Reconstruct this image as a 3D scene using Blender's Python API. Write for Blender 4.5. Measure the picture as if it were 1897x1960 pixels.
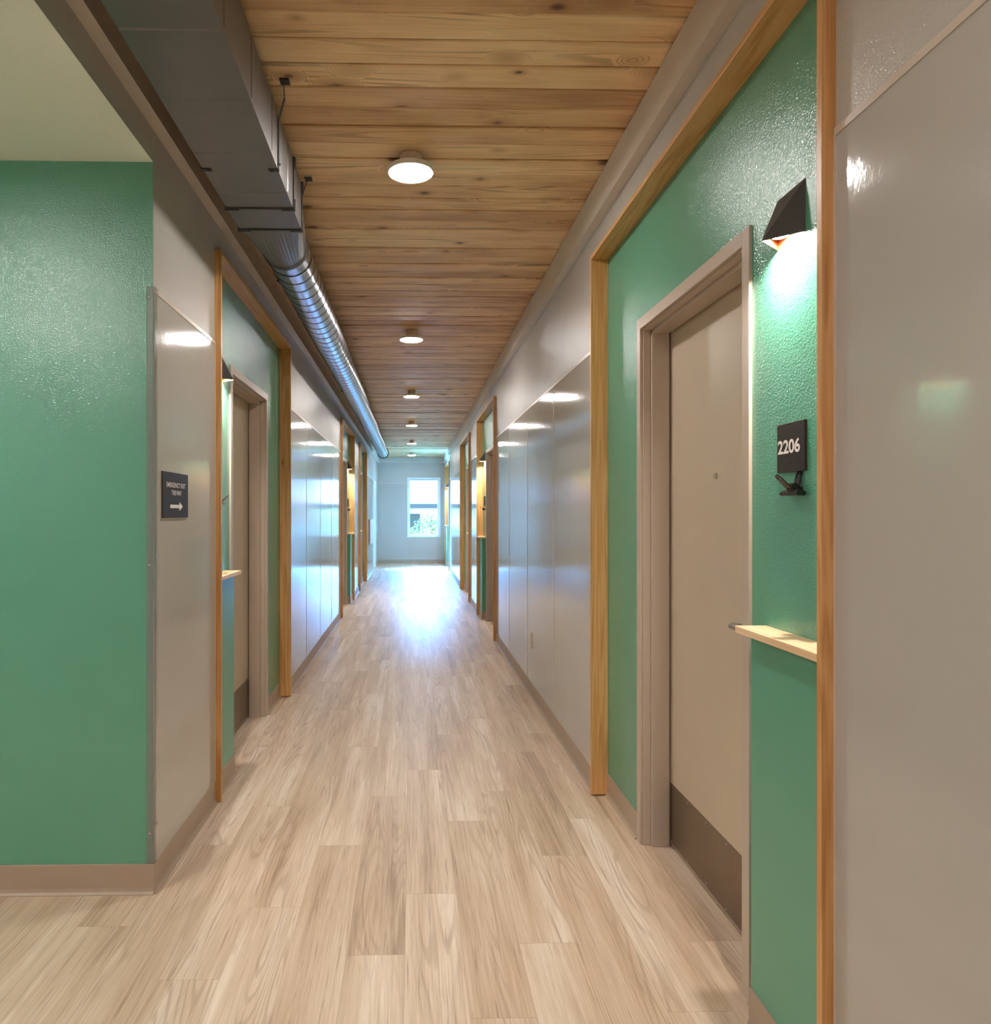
import bpy, bmesh, math, random
from mathutils import Vector, Matrix

# ---------------------------------------------------------------- clear
for o in list(bpy.data.objects):
    bpy.data.objects.remove(o, do_unlink=True)
SC = bpy.context.scene
COL = SC.collection
random.seed(7)
PI = math.pi

# ---------------------------------------------------------------- camera
EYE = 1.33
cam_d = bpy.data.cameras.new('camera')
cam = bpy.data.objects.new('camera', cam_d)
COL.objects.link(cam)
cam.location = (0, 0, EYE)
cam.rotation_euler = (math.radians(90), 0, math.radians(-1.25))
cam_d.sensor_width = 36
cam_d.lens = 1420 * 36 / 1960
cam_d.shift_x = (948.5 - 819.5) / 1960
cam_d.shift_y = 3 / 1960
cam_d.clip_start = 0.05
SC.camera = cam

# ---------------------------------------------------------------- view, world
vs = SC.view_settings
vs.view_transform = 'Standard'
vs.look = 'None'
vs.gamma = 1
vs.use_curve_mapping = False
vs.exposure = 1.78
SC.cycles.max_bounces = 10
SC.cycles.diffuse_bounces = 6
SC.cycles.glossy_bounces = 5
SC.cycles.transparent_max_bounces = 8
SC.cycles.caustics_reflective = False
SC.cycles.caustics_refractive = False
SC.cycles.sample_clamp_indirect = 6

SKY = (0.16, 0.66, 1.70)
SKY_STRENGTH = 62.0
LAMP = (1.0, 0.955, 0.92)
LAMP_STRENGTH = 62.0
SCONCE_STRENGTH = 900.0

w = bpy.data.worlds.new('world')
SC.world = w
w.use_nodes = True
nt = w.node_tree
bg = nt.nodes['Background']
bg.inputs[0].default_value = (*SKY, 1)
# bright sky behind the neighbouring house, dimmer sky on this side of it
_tc = nt.nodes.new('ShaderNodeTexCoord')
_sx = nt.nodes.new('ShaderNodeSeparateXYZ')
nt.links.new(_tc.outputs['Generated'], _sx.inputs[0])
_mr = nt.nodes.new('ShaderNodeMapRange')
_mr.interpolation_type = 'SMOOTHSTEP'
_ma = nt.nodes.new('ShaderNodeMath'); _ma.operation = 'MULTIPLY'; _ma.inputs[1].default_value = -0.7
_mb = nt.nodes.new('ShaderNodeMath'); _mb.operation = 'MULTIPLY_ADD'; _mb.inputs[1].default_value = 0.72
nt.links.new(_sx.outputs[0], _ma.inputs[0])
nt.links.new(_sx.outputs[1], _mb.inputs[0])
nt.links.new(_ma.outputs[0], _mb.inputs[2])
nt.links.new(_mb.outputs[0], _mr.inputs[0])
for _i, _v in enumerate((0.2, 0.8, SKY_STRENGTH * 0.026, SKY_STRENGTH)):
    _mr.inputs[_i + 1].default_value = _v
_mc = nt.nodes.new('ShaderNodeMix'); _mc.data_type = 'RGBA'
for _i, _c in ((6, (0.86, 0.93, 1.0)), (7, SKY)):
    _mc.inputs[_i].default_value = (*_c, 1)
_m2 = nt.nodes.new('ShaderNodeMapRange')
nt.links.new(_mb.outputs[0], _m2.inputs[0])
for _i, _v in enumerate((0.2, 0.4, 0.0, 1.0)):
    _m2.inputs[_i + 1].default_value = _v
nt.links.new(_m2.outputs[0], _mc.inputs[0])
nt.links.new(_mc.outputs[2], bg.inputs[0])
nt.links.new(_mr.outputs[0], bg.inputs[1])

# end window geometry (also used by the sky portal)
END_Y = 19.78
WIN = dict(x0=-0.068, x1=0.702, z0=0.755, z1=2.233)
pl = bpy.data.lights.new('window_portal', 'AREA')
pl.shape = 'RECTANGLE'
pl.size = WIN['x1'] - WIN['x0']
pl.size_y = WIN['z1'] - WIN['z0']
pl.cycles.is_portal = True
po = bpy.data.objects.new('window_portal', pl)
COL.objects.link(po)
po.location = ((WIN['x0'] + WIN['x1']) / 2, END_Y + 0.11, (WIN['z0'] + WIN['z1']) / 2)
po.rotation_euler = (math.radians(-90), 0, 0)
pl2 = bpy.data.lights.new('door_portal', 'AREA')
pl2.shape = 'RECTANGLE'
pl2.size = 0.9
pl2.size_y = 2.0
pl2.cycles.is_portal = True
po2 = bpy.data.objects.new('door_portal', pl2)
COL.objects.link(po2)
po2.location = (-1.10, 17.855, 1.05)
po2.rotation_euler = (math.radians(90), 0, math.radians(-90))

# ---------------------------------------------------------------- node helpers
class NT:
    def __init__(s, name):
        s.m = bpy.data.materials.new(name)
        s.m.use_nodes = True
        s.t = s.m.node_tree
        s.b = s.t.nodes['Principled BSDF']
        s.out = s.t.nodes['Material Output']
    def n(s, typ, **kw):
        nd = s.t.nodes.new(typ)
        for k, v in kw.items():
            setattr(nd, k, v)
        return nd
    def l(s, a, b):
        s.t.links.new(a, b)
    def put(s, sock, v):
        if isinstance(v, bpy.types.NodeSocket):
            s.l(v, sock)
        elif v is not None:
            sock.default_value = v
    def math(s, op, a, b=None, c=None, clamp=False):
        nd = s.n('ShaderNodeMath', operation=op, use_clamp=clamp)
        s.put(nd.inputs[0], a); s.put(nd.inputs[1], b); s.put(nd.inputs[2], c)
        return nd.outputs[0]
    def coord(s):
        return s.n('ShaderNodeTexCoord').outputs['Object']
    def mapping(s, vec, loc=(0, 0, 0), scale=(1, 1, 1)):
        nd = s.n('ShaderNodeMapping')
        s.l(vec, nd.inputs[0])
        nd.inputs['Location'].default_value = loc
        nd.inputs['Scale'].default_value = scale
        return nd.outputs[0]
    def noise(s, vec, scale=5, detail=2, rough=0.5, dist=0):
        nd = s.n('ShaderNodeTexNoise')
        s.l(vec, nd.inputs['Vector'])
        nd.inputs['Scale'].default_value = scale
        nd.inputs['Detail'].default_value = detail
        nd.inputs['Roughness'].default_value = rough
        nd.inputs['Distortion'].default_value = dist
        return nd.outputs['Fac']
    def attr(s, name):
        return s.n('ShaderNodeAttribute', attribute_name=name)
    def ramp(s, fac, stops):
        nd = s.n('ShaderNodeValToRGB')
        s.l(fac, nd.inputs[0])
        e = nd.color_ramp.elements
        while len(e) < len(stops):
            e.new(0.5)
        for i, (p, c) in enumerate(stops):
            e[i].position = p
            e[i].color = (*c, 1)
        return nd.outputs[0]
    def mix(s, fac, a, b, mode='MIX'):
        nd = s.n('ShaderNodeMix', data_type='RGBA', blend_type=mode)
        s.put(nd.inputs[0], fac)
        for i, v in ((6, a), (7, b)):
            if isinstance(v, tuple):
                nd.inputs[i].default_value = (*v, 1)
            else:
                s.l(v, nd.inputs[i])
        return nd.outputs[2]
    def maprange(s, v, a, b, c, d, smooth=False):
        nd = s.n('ShaderNodeMapRange')
        if smooth:
            nd.interpolation_type = 'SMOOTHSTEP'
        s.l(v, nd.inputs[0])
        for i, x in enumerate((a, b, c, d)):
            nd.inputs[i + 1].default_value = x
        return nd.outputs[0]
    def bump(s, h, strength, dist, normal=None):
        nd = s.n('ShaderNodeBump')
        s.l(h, nd.inputs['Height'])
        nd.inputs['Strength'].default_value = strength
        nd.inputs['Distance'].default_value = dist
        if normal is not None:
            s.l(normal, nd.inputs['Normal'])
        return nd.outputs[0]

def srgb(r, g, b):
    f = lambda c: c / 12.92 if c <= 0.04045 else ((c + 0.055) / 1.055) ** 2.4
    return tuple(f(x / 255) for x in (r, g, b))

def plain(name, col, rough=0.5, metal=0.0, spec=0.5, var=0.04, scale=6, bump=None):
    k = NT(name)
    c = k.coord()
    n = k.noise(c, scale, 3)
    f = k.maprange(n, 0.3, 0.7, 1 - var, 1 + var)
    nd = k.n('ShaderNodeVectorMath', operation='SCALE')
    nd.inputs[0].default_value = col
    k.l(f, nd.inputs['Scale'])
    k.l(nd.outputs[0], k.b.inputs['Base Color'])
    k.b.inputs['Roughness'].default_value = rough
    k.b.inputs['Metallic'].default_value = metal
    k.b.inputs['Specular IOR Level'].default_value = spec
    if bump:
        k.l(k.bump(k.noise(c, bump[0], 2), bump[1], bump[2]), k.b.inputs['Normal'])
    return k.m

def textured_paint(name, col, rough=0.34, strength=0.55, scale=105, spec=0.5):
    k = NT(name)
    c = k.coord()
    n1 = k.noise(c, scale * 1.35, 1.0, 0.5, 0.0)
    n2 = k.noise(c, scale * 0.45, 1)
    h = k.maprange(n1, 0.25, 0.75, 0, 1.6)
    h = k.math('MULTIPLY_ADD', n2, 0.5, h)
    f = k.maprange(k.noise(c, 3, 2), 0.3, 0.7, 0.97, 1.03)
    nd = k.n('ShaderNodeVectorMath', operation='SCALE')
    nd.inputs[0].default_value = col
    k.l(f, nd.inputs['Scale'])
    k.l(nd.outputs[0], k.b.inputs['Base Color'])
    k.b.inputs['Roughness'].default_value = rough
    k.b.inputs['Specular IOR Level'].default_value = spec
    k.l(k.bump(h, strength, 0.0009), k.b.inputs['Normal'])
    return k.m

def panel_mat():
    k = NT('glossy_taupe_wall_panel')
    c = k.coord()
    k.b.inputs['Base Color'].default_value = (*srgb(182, 177, 170), 1)
    k.b.inputs['Roughness'].default_value = 0.085
    fine = k.noise(k.mapping(c, scale=(1, 62, 44)), 1, 3, 0.6)
    wav = k.noise(k.mapping(c, scale=(1, 9, 1.6)), 1, 2)
    b1 = k.bump(wav, 0.10, 0.008)
    b2 = k.bump(fine, 0.20, 0.0014, b1)
    k.l(b2, k.b.inputs['Normal'])
    return k.m

def trim_wood(name, axis, cols):
    k = NT(name)
    c = k.coord()
    oi = k.n('ShaderNodeObjectInfo').outputs['Random']
    add = k.n('ShaderNodeVectorMath', operation='ADD')
    k.l(c, add.inputs[0])
    k.l(k.math('MULTIPLY', oi, 37.0), add.inputs[1])
    sc = [14, 14, 14]; sc[axis] = 0.7
    m = k.mapping(add.outputs[0], scale=tuple(sc))
    n = k.noise(m, 1, 3, 0.55, 0.3)
    rings = k.math('SINE', k.math('MULTIPLY', n, 42))
    sc2 = [170, 170, 170]; sc2[axis] = 3
    fine = k.noise(k.mapping(add.outputs[0], scale=tuple(sc2)), 1, 2)
    f = k.math('MULTIPLY_ADD', rings, 0.12, k.math('MULTIPLY_ADD', fine, 0.5, k.math('MULTIPLY', n, 0.5)))
    col = k.ramp(f, [(0.28, cols[0]), (0.5, cols[1]), (0.72, cols[2])])
    sck = [9, 9, 9]; sck[axis] = 1.6
    vor = k.n('ShaderNodeTexVoronoi')
    k.l(k.mapping(add.outputs[0], scale=tuple(sck)), vor.inputs['Vector'])
    vor.inputs['Scale'].default_value = 1.0
    kn = k.maprange(vor.outputs['Distance'], 0.02, 0.07, 0.75, 0, True)
    col = k.mix(kn, col, srgb(105, 62, 28))
    k.l(col, k.b.inputs['Base Color'])
    k.b.inputs['Roughness'].default_value = 0.38
    return k.m

def ceiling_wood():
    k = NT('knotty_ceiling_boards')
    c = k.coord()
    pid = k.attr('board_id').outputs['Fac']
    add = k.n('ShaderNodeVectorMath', operation='ADD')
    k.l(c, add.inputs[0])
    cb = k.n('ShaderNodeCombineXYZ')
    k.l(k.math('MULTIPLY', pid, 61.0), cb.inputs[0])
    k.l(k.math('MULTIPLY', pid, 23.0), cb.inputs[2])
    k.l(cb.outputs[0], add.inputs[1])
    p = add.outputs[0]
    # knots
    vor = k.n('ShaderNodeTexVoronoi')
    k.l(k.mapping(p, scale=(4.8, 7.6, 1)), vor.inputs['Vector'])
    vor.inputs['Scale'].default_value = 1
    vor.inputs['Randomness'].default_value = 1
    sepc = k.n('ShaderNodeSeparateColor')
    k.l(vor.outputs['Color'], sepc.inputs[0])
    keep = k.math('GREATER_THAN', sepc.outputs[0], 0.52)
    size = k.maprange(sepc.outputs[1], 0, 1, 0.45, 1.5)
    d = k.math('DIVIDE', vor.outputs['Distance'], size)
    core = k.math('MULTIPLY', k.maprange(d, 0.06, 0.16, 1, 0, True), keep)
    halo = k.math('MULTIPLY', k.maprange(d, 0.06, 0.42, 1, 0, True), keep)
    n = k.noise(k.mapping(p, scale=(0.45, 8, 6)), 1, 1.5, 0.45, 0.15)
    nn = k.math('MULTIPLY_ADD', halo, 0.45, n)
    rings = k.math('SINE', k.math('MULTIPLY', nn, 88))
    fine = k.noise(k.mapping(p, scale=(3, 130, 60)), 1, 3, 0.6)
    blotch = k.noise(k.mapping(p, scale=(1.6, 5, 5)), 1, 3)
    f = k.math('MULTIPLY_ADD', rings, 0.035, k.math('MULTIPLY_ADD', fine, 0.26, k.math('MULTIPLY', blotch, 0.70)))
    f = k.math('ADD', f, k.maprange(k.math('FRACT', k.math('MULTIPLY', pid, 7.31)), 0, 1, -0.15, 0.17))
    col = k.ramp(f, [(0.22, srgb(184, 141, 98)), (0.38, srgb(218, 178, 132)), (0.55, srgb(240, 204, 156)), (0.74, srgb(250, 224, 182))])
    rl = k.maprange(rings, 0.1, 1.0, 0, 0.58, True)
    rmask = k.maprange(k.noise(k.mapping(p, scale=(1.2, 9, 4)), 1, 2), 0.40, 0.60, 0.22, 1, True)
    col = k.mix(k.math('MULTIPLY', rl, rmask), col, srgb(150, 104, 62))
    col = k.mix(k.math('MULTIPLY', halo, 0.5), col, srgb(160, 106, 60))
    col = k.mix(k.math('MULTIPLY', core, 0.88), col, srgb(88, 54, 30))
    # weather streaks
    st = k.noise(k.mapping(p, scale=(1.1, 26, 20)), 1, 4, 0.62)
    stm = k.maprange(st, 0.62, 0.76, 0, 0.55, True)
    col = k.mix(stm, col, srgb(108, 76, 46))
    k.l(col, k.b.inputs['Base Color'])
    k.b.inputs['Roughness'].default_value = 0.55
    k.l(k.bump(fine, 0.15, 0.001), k.b.inputs['Normal'])
    return k.m

def floor_wood():
    k = NT('light_oak_vinyl_planks')
    c = k.coord()
    pid = k.attr('plank_id').outputs['Fac']
    add = k.n('ShaderNodeVectorMath', operation='ADD')
    k.l(c, add.inputs[0])
    cb = k.n('ShaderNodeCombineXYZ')
    k.l(k.math('MULTIPLY', pid, 53.0), cb.inputs[1])
    k.l(k.math('MULTIPLY', pid, 91.0), cb.inputs[2])
    k.l(cb.outputs[0], add.inputs[1])
    p = add.outputs[0]
    n = k.noise(k.mapping(p, scale=(8.0, 0.62, 1)), 1, 1.2, 0.4, 0.12)
    n = k.math('MULTIPLY_ADD', k.noise(k.mapping(p, scale=(60, 3, 1)), 1, 2), 0.012, n)
    rings = k.math('SINE', k.math('MULTIPLY', n, 120))
    ringl = k.maprange(rings, 0.1, 1.0, 0, 1, True)
    ringm = k.noise(k.mapping(p, scale=(10, 1.1, 1)), 1, 2)
    ringl = k.math('MULTIPLY', ringl, k.maprange(ringm, 0.44, 0.66, 0.04, 1, True))
    fine = k.noise(k.mapping(p, scale=(150, 3.5, 1)), 1, 3, 0.65)
    streak = k.noise(k.mapping(p, scale=(13, 0.6, 1)), 1, 3, 0.5)
    patch = k.noise(k.mapping(p, scale=(7, 1.3, 1)), 1, 2)
    f = k.math('MULTIPLY_ADD', fine, 0.34, k.math('MULTIPLY_ADD', streak, 0.58, k.math('MULTIPLY', patch, 0.15)))
    f = k.math('ADD', f, k.maprange(pid, 0, 1, -0.085, 0.02))
    col = k.ramp(f, [(0.30, srgb(156, 131, 108)), (0.43, srgb(193, 168, 143)), (0.54, srgb(209, 186, 163)), (0.68, srgb(230, 214, 197))])
    col = k.mix(k.math('MULTIPLY', ringl, 0.42), col, srgb(154, 128, 106))
    flk = k.noise(k.mapping(p, scale=(150, 3.6, 1)), 1, 4, 0.62)
    col = k.mix(k.maprange(flk, 0.57, 0.70, 0, 0.60, True), col, srgb(140, 114, 92))
    # joints between planks
    uv = k.n('ShaderNodeUVMap', uv_map='plank_uv')
    sx = k.n('ShaderNodeSeparateXYZ')
    k.l(uv.outputs[0], sx.inputs[0])
    ex = k.math('MINIMUM', sx.outputs[0], k.math('SUBTRACT', 0.176, sx.outputs[0]))
    ey = k.math('MINIMUM', sx.outputs[1], k.math('SUBTRACT', 1.255, sx.outputs[1]))
    e = k.math('MINIMUM', ex, ey)
    jm = k.maprange(e, 0.0004, 0.0014, 0.45, 0, True)
    col = k.mix(jm, col, srgb(140, 112, 86))
    k.l(col, k.b.inputs['Base Color'])
    k.b.inputs['Roughness'].default_value = 0.40
    k.b.inputs['Specular IOR Level'].default_value = 0.3
    k.l(k.bump(fine, 0.10, 0.0008), k.b.inputs['Normal'])
    return k.m

def emission(name, col, strength):
    k = NT(name)
    e = k.n('ShaderNodeEmission')
    e.inputs[0].default_value = (*col, 1)
    e.inputs[1].default_value = strength
    k.l(e.outputs[0], k.out.inputs[0])
    return k.m

def clear(name, tint, rough, ior=1.45, haze=0.0, hazecol=(0.8, 0.8, 0.8)):
    k = NT(name)
    tr = k.n('ShaderNodeBsdfTransparent'); tr.inputs[0].default_value = (*tint, 1)
    gl = k.n('ShaderNodeBsdfGlossy'); gl.inputs['Roughness'].default_value = rough
    fr = k.n('ShaderNodeFresnel'); fr.inputs[0].default_value = ior
    mx = k.n('ShaderNodeMixShader')
    k.l(fr.outputs[0], mx.inputs[0]); k.l(tr.outputs[0], mx.inputs[1]); k.l(gl.outputs[0], mx.inputs[2])
    last = mx.outputs[0]
    if haze:
        df = k.n('ShaderNodeBsdfDiffuse'); df.inputs[0].default_value = (*hazecol, 1)
        m2 = k.n('ShaderNodeMixShader'); m2.inputs[0].default_value = haze
        k.l(last, m2.inputs[1]); k.l(df.outputs[0], m2.inputs[2])
        last = m2.outputs[0]
    k.l(last, k.out.inputs[0])
    return k.m

GREEN = srgb(86, 156, 130)
TAUPE = srgb(190, 184, 176)
M = {}
M['floor'] = floor_wood()
M['ceil'] = ceiling_wood()
M['taupe'] = textured_paint('textured_taupe_paint', TAUPE, 0.26, 0.45, 180)
M['taupe_smooth'] = plain('smooth_taupe_paint', srgb(206, 198, 188), 0.4)
M['green'] = textured_paint('textured_green_paint', GREEN, 0.19, 0.5, 175, 1.0)
M['green_smooth'] = plain('smooth_green_paint', GREEN, 0.34, spec=0.8, var=0.02)
M['white_ceiling'] = textured_paint('white_ceiling_paint', srgb(238, 241, 232), 0.7, 0.25, 90)
M['panel'] = panel_mat()
M['panel_trim'] = plain('taupe_panel_trim', srgb(202, 188, 174), 0.3)
M['base'] = plain('tan_rubber_base', srgb(170, 150, 131), 0.42)
WOODC = (srgb(184, 130, 72), srgb(206, 153, 94), srgb(218, 170, 116))
M['wood_z'] = trim_wood('fir_trim_upright', 2, WOODC)
M['wood_y'] = trim_wood('fir_trim_level', 1, WOODC)
M['maple'] = trim_wood('maple_shelf', 1, (srgb(222, 182, 140), srgb(236, 200, 160), srgb(243, 213, 178)))
M['door'] = plain('taupe_door_paint', srgb(190, 174, 152), 0.36, var=0.02)
M['frame'] = plain('taupe_metal_frame', srgb(186, 170, 155), 0.36, var=0.02)
M['kick'] = plain('brushed_bronze_plate', srgb(130, 114, 96), 0.36, 0.75, var=0.08, bump=(120, 0.05, 0.001))
M['steel'] = plain('satin_steel', srgb(190, 188, 186), 0.28, 1.0)
M['black'] = plain('black_powder_coat', srgb(52, 48, 47), 0.45)
M['black_gloss'] = plain('black_enamel', srgb(22, 20, 19), 0.15)
M['copper'] = plain('copper_lining', srgb(236, 160, 104), 0.3, 0.85)
M['sign'] = plain('dark_brown_sign_plastic', srgb(46, 39, 36), 0.5, spec=0.3)
M['letter'] = plain('white_lettering', srgb(236, 228, 224), 0.5)
M['duct'] = plain('galvanised_duct_sheet', srgb(120, 117, 116), 0.42, 0.6, var=0.05)
M['duct_dark'] = plain('duct_gasket', srgb(48, 46, 46), 0.6)
M['spiral'] = plain('spiral_duct_steel', srgb(172, 176, 184), 0.30, 1.0, var=0.05)
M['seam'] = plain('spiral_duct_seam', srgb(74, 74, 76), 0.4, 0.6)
M['white'] = plain('white_plastic', srgb(236, 234, 230), 0.4)
M['window_white'] = plain('white_window_frame', srgb(232, 234, 236), 0.4)
M['ivory'] = plain('ivory_plastic', srgb(226, 212, 196), 0.4)
M['tan_board'] = plain('tan_board', srgb(196, 164, 140), 0.5)
M['lamp'] = emission('ceiling_lamp_glow', LAMP, LAMP_STRENGTH)
M['sconce_lamp'] = emission('sconce_lamp_glow', (1.0, 0.93, 0.84), SCONCE_STRENGTH)
M['pane'] = clear('window_glass', (0.97, 0.98, 0.98), 0.02, 1.4)
M['plastic'] = clear('clear_corner_plastic', (0.97, 0.98, 0.97), 0.10, 1.4, 0.14, (0.8, 0.82, 0.8))
M['dark'] = plain('dark_void', srgb(24, 22, 20), 0.8)
M['ext_roof'] = plain('pale_roof_shingles', srgb(196, 196, 198), 0.8, var=0.1, scale=2)
M['ext_wall'] = plain('pale_siding', srgb(214, 216, 218), 0.7)
M['ext_fascia'] = plain('blue_grey_fascia', srgb(52, 62, 74), 0.6)
M['ext_leaf'] = plain('green_leaves', srgb(74, 98, 48), 0.6, var=0.5, scale=3)
M['ext_bark'] = plain('brown_bark', srgb(88, 72, 58), 0.9)
M['ext_ground'] = plain('mown_lawn', srgb(104, 132, 78), 0.9, var=0.2)

# ---------------------------------------------------------------- mesh helpers
class MB:
    def __init__(s):
        s.bm = bmesh.new()
    def box(s, x0, x1, y0, y1, z0, z1, mi=0):
        x0, x1 = sorted((x0, x1)); y0, y1 = sorted((y0, y1)); z0, z1 = sorted((z0, z1))
        v = [s.bm.verts.new(p) for p in ((x0, y0, z0), (x1, y0, z0), (x1, y1, z0), (x0, y1, z0),
                                         (x0, y0, z1), (x1, y0, z1), (x1, y1, z1), (x0, y1, z1))]
        for f in ((0, 3, 2, 1), (4, 5, 6, 7), (0, 1, 5, 4), (1, 2, 6, 5), (2, 3, 7, 6), (3, 0, 4, 7)):
            fc = s.bm.faces.new([v[i] for i in f]); fc.material_index = mi
        return s
    def poly(s, pts, mi=0):
        fc = s.bm.faces.new([s.bm.verts.new(p) for p in pts]); fc.material_index = mi
        return s
    def loft(s, a, b, mi=0, caps=True):
        va = [s.bm.verts.new(p) for p in a]; vb = [s.bm.verts.new(p) for p in b]
        n = len(a)
        for i in range(n):
            j = (i + 1) % n
            fc = s.bm.faces.new([va[i], va[j], vb[j], vb[i]]); fc.material_index = mi
        if caps:
            s.bm.faces.new(list(reversed(va))).material_index = mi
            s.bm.faces.new(vb).material_index = mi
        return s
    def cyl(s, p0, p1, r, n=16, mi=0, r1=None):
        p0 = Vector(p0); p1 = Vector(p1); r1 = r if r1 is None else r1
        d = (p1 - p0).normalized()
        u = d.orthogonal().normalized(); w_ = d.cross(u)
        ring = lambda c, rr: [c + (u * math.cos(2 * PI * i / n) + w_ * math.sin(2 * PI * i / n)) * rr for i in range(n)]
        return s.loft(ring(p0, r), ring(p1, r1), mi)
    def tube(s, pts, r, n=10, mi=0):
        for a, b in zip(pts[:-1], pts[1:]):
            s.cyl(a, b, r, n, mi)
        for p in pts[1:-1]:
            s.ball(p, r, mi)
        return s
    def ball(s, p, r, mi=0, sc=(1, 1, 1)):
        m = Matrix.Translation(p) @ Matrix.Diagonal((*sc, 1))
        res = bmesh.ops.create_uvsphere(s.bm, u_segments=12, v_segments=8, radius=r, matrix=m)
        for v in res['verts']:
            for f in v.link_faces:
                f.material_index = mi
        return s
    def build(s, name, mats, parent=None, bevel=0, smooth=False, recalc=True):
        if not isinstance(mats, (list, tuple)):
            mats = [mats]
        if recalc:
            bmesh.ops.recalc_face_normals(s.bm, faces=s.bm.faces)
        if parent is not None:
            pm = parent
            off = Vector((0, 0, 0))
            while pm is not None:
                off += Vector(pm.location); pm = pm.parent
            bmesh.ops.translate(s.bm, verts=s.bm.verts, vec=-off)
        me = bpy.data.meshes.new(name)
        s.bm.to_mesh(me); s.bm.free()
        for m in mats:
            me.materials.append(m)
        if smooth:
            for p in me.polygons:
                p.use_smooth = True
        o = bpy.data.objects.new(name, me)
        COL.objects.link(o)
        if parent is not None:
            o.parent = parent
        if bevel:
            b = o.modifiers.new('bevel', 'BEVEL')
            b.width = bevel; b.segments = 2; b.limit_method = 'ANGLE'
        return o

def tag(o, label=None, cat=None, group=None, kind=None):
    if label: o['label'] = label
    if cat: o['category'] = cat
    if group: o['group'] = group
    if kind: o['kind'] = kind
    return o

def empty(name, loc, label=None, cat=None, group=None, kind=None):
    o = bpy.data.objects.new(name, None)
    COL.objects.link(o)
    o.location = loc
    o.empty_display_size = 0.1
    return tag(o, label, cat, group, kind)

def origin_to(o, loc):
    """put a single-mesh thing's origin at loc without moving it"""
    o.data.transform(Matrix.Translation(-Vector(loc)))
    o.location = loc
    return o

def text_mesh(txt, name, mat, parent, origin, ux, uy, w_, h_, offset=0.0, thick=0.0012):
    """lettering filling a w x h rectangle whose lower-left corner is origin"""
    cu = bpy.data.curves.new('tmp_text', 'FONT')
    cu.body = txt
    cu.offset = offset
    ob = bpy.data.objects.new('tmp_text', cu)
    COL.objects.link(ob)
    bpy.context.view_layer.update()
    dg = bpy.context.evaluated_depsgraph_get()
    me = bpy.data.meshes.new_from_object(ob.evaluated_get(dg))
    bpy.data.objects.remove(ob, do_unlink=True)
    xs = [v.co.x for v in me.vertices]; ys = [v.co.y for v in me.vertices]
    x0, x1, y0, y1 = min(xs), max(xs), min(ys), max(ys)
    ux = Vector(ux); uy = Vector(uy); nn = ux.cross(uy)
    for v in me.vertices:
        a = (v.co.x - x0) / (x1 - x0) * w_
        b = (v.co.y - y0) / (y1 - y0) * h_
        v.co = Vector(origin) + ux * a + uy * b + nn * thick
    off = Vector((0, 0, 0)); pm = parent
    while pm is not None:
        off += Vector(pm.location); pm = pm.parent
    me.transform(Matrix.Translation(-off))
    me.name = name
    me.materials.clear(); me.materials.append(mat)
    o = bpy.data.objects.new(name, me)
    COL.objects.link(o); o.parent = parent
    return o

# ---------------------------------------------------------------- dimensions
WR, WL = 0.873, 0.907          # wall faces, right and left of the camera line
CEIL = 2.825
BEAM_Z = 2.675
HEAD_TOP, HEAD_BOT = 2.545, 2.526
GREEN_Y = 2.62                 # green alcove wall
ALC_Z = 2.562
BACK_Y = -4.0
ALC_X, ALC_Y0 = -3.6, -1.6
PANEL_TOP = 2.108
BASE_H = 0.104
SHELF_Z = 1.038

# openings: side, inner start, inner end, which bay has the shelf
OPEN = [
    ('R', 1.528, 3.476, 'near'),
    ('L', 3.449, 5.395, 'near'),
    ('R', 7.689, 9.660, 'far'),
    ('L', 9.453, 11.390, 'far'),
    ('R', 11.08, 13.07, 'near'),
    ('L', 12.71, 14.57, 'near'),
    ('R', 17.08, 19.05, 'far'),
]
side_of = lambda sd: (1, WR) if sd == 'R' else (-1, WL)
BT = 0.019                     # trim board thickness

def door_span(y0, y1, bay):
    return (y0 + 0.470, y0 + 1.478) if bay == 'near' else (y0 + 0.475, y0 + 1.483)

# ---------------------------------------------------------------- floor
def make_floor():
    bm = bmesh.new()
    uvl = bm.loops.layers.uv.new('plank_uv')
    fl = bm.faces.layers.float.new('plank_id')
    Wd, Ln, X0 = 0.176, 1.255, -0.0215
    known = {0: 2.594, -1: 2.238, -2: 2.98, -3: 2.518, -4: 2.13, -5: 2.993, -6: 2.412, 1: 3.206, 2: 2.289, 3: 2.874, 4: 3.22, 5: 2.289}
    rnd = random.Random(3)
    for i in range(math.floor((ALC_X - 0.1 - X0) / Wd), math.ceil((1.25 - X0) / Wd)):
        ph = known.get(i, 2.0 + rnd.random() * Ln)
        xa = X0 + i * Wd; xb = xa + Wd
        j0 = math.floor((BACK_Y - 0.1 - ph) / Ln); j1 = math.ceil((END_Y + 0.2 - ph) / Ln)
        if xb < -1.3:
            j1 = math.ceil((GREEN_Y + 0.1 - ph) / Ln)
        for j in range(j0, j1):
            ya = ph + j * Ln; yb = ya + Ln
            f = bm.faces.new([bm.verts.new(p) for p in ((xa, ya, 0), (xb, ya, 0), (xb, yb, 0), (xa, yb, 0))])
            f[fl] = rnd.random()
            for lp, uv in zip(f.loops, ((0, 0), (Wd, 0), (Wd, Ln), (0, Ln))):
                lp[uvl].uv = uv
    me = bpy.data.meshes.new('floor')
    bm.to_mesh(me); bm.free()
    me.materials.append(M['floor'])
    o = bpy.data.objects.new('floor', me)
    COL.objects.link(o)
    return tag(o, 'light oak plank floor running the length of the corridor', 'floor', kind='structure')
make_floor()

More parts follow.
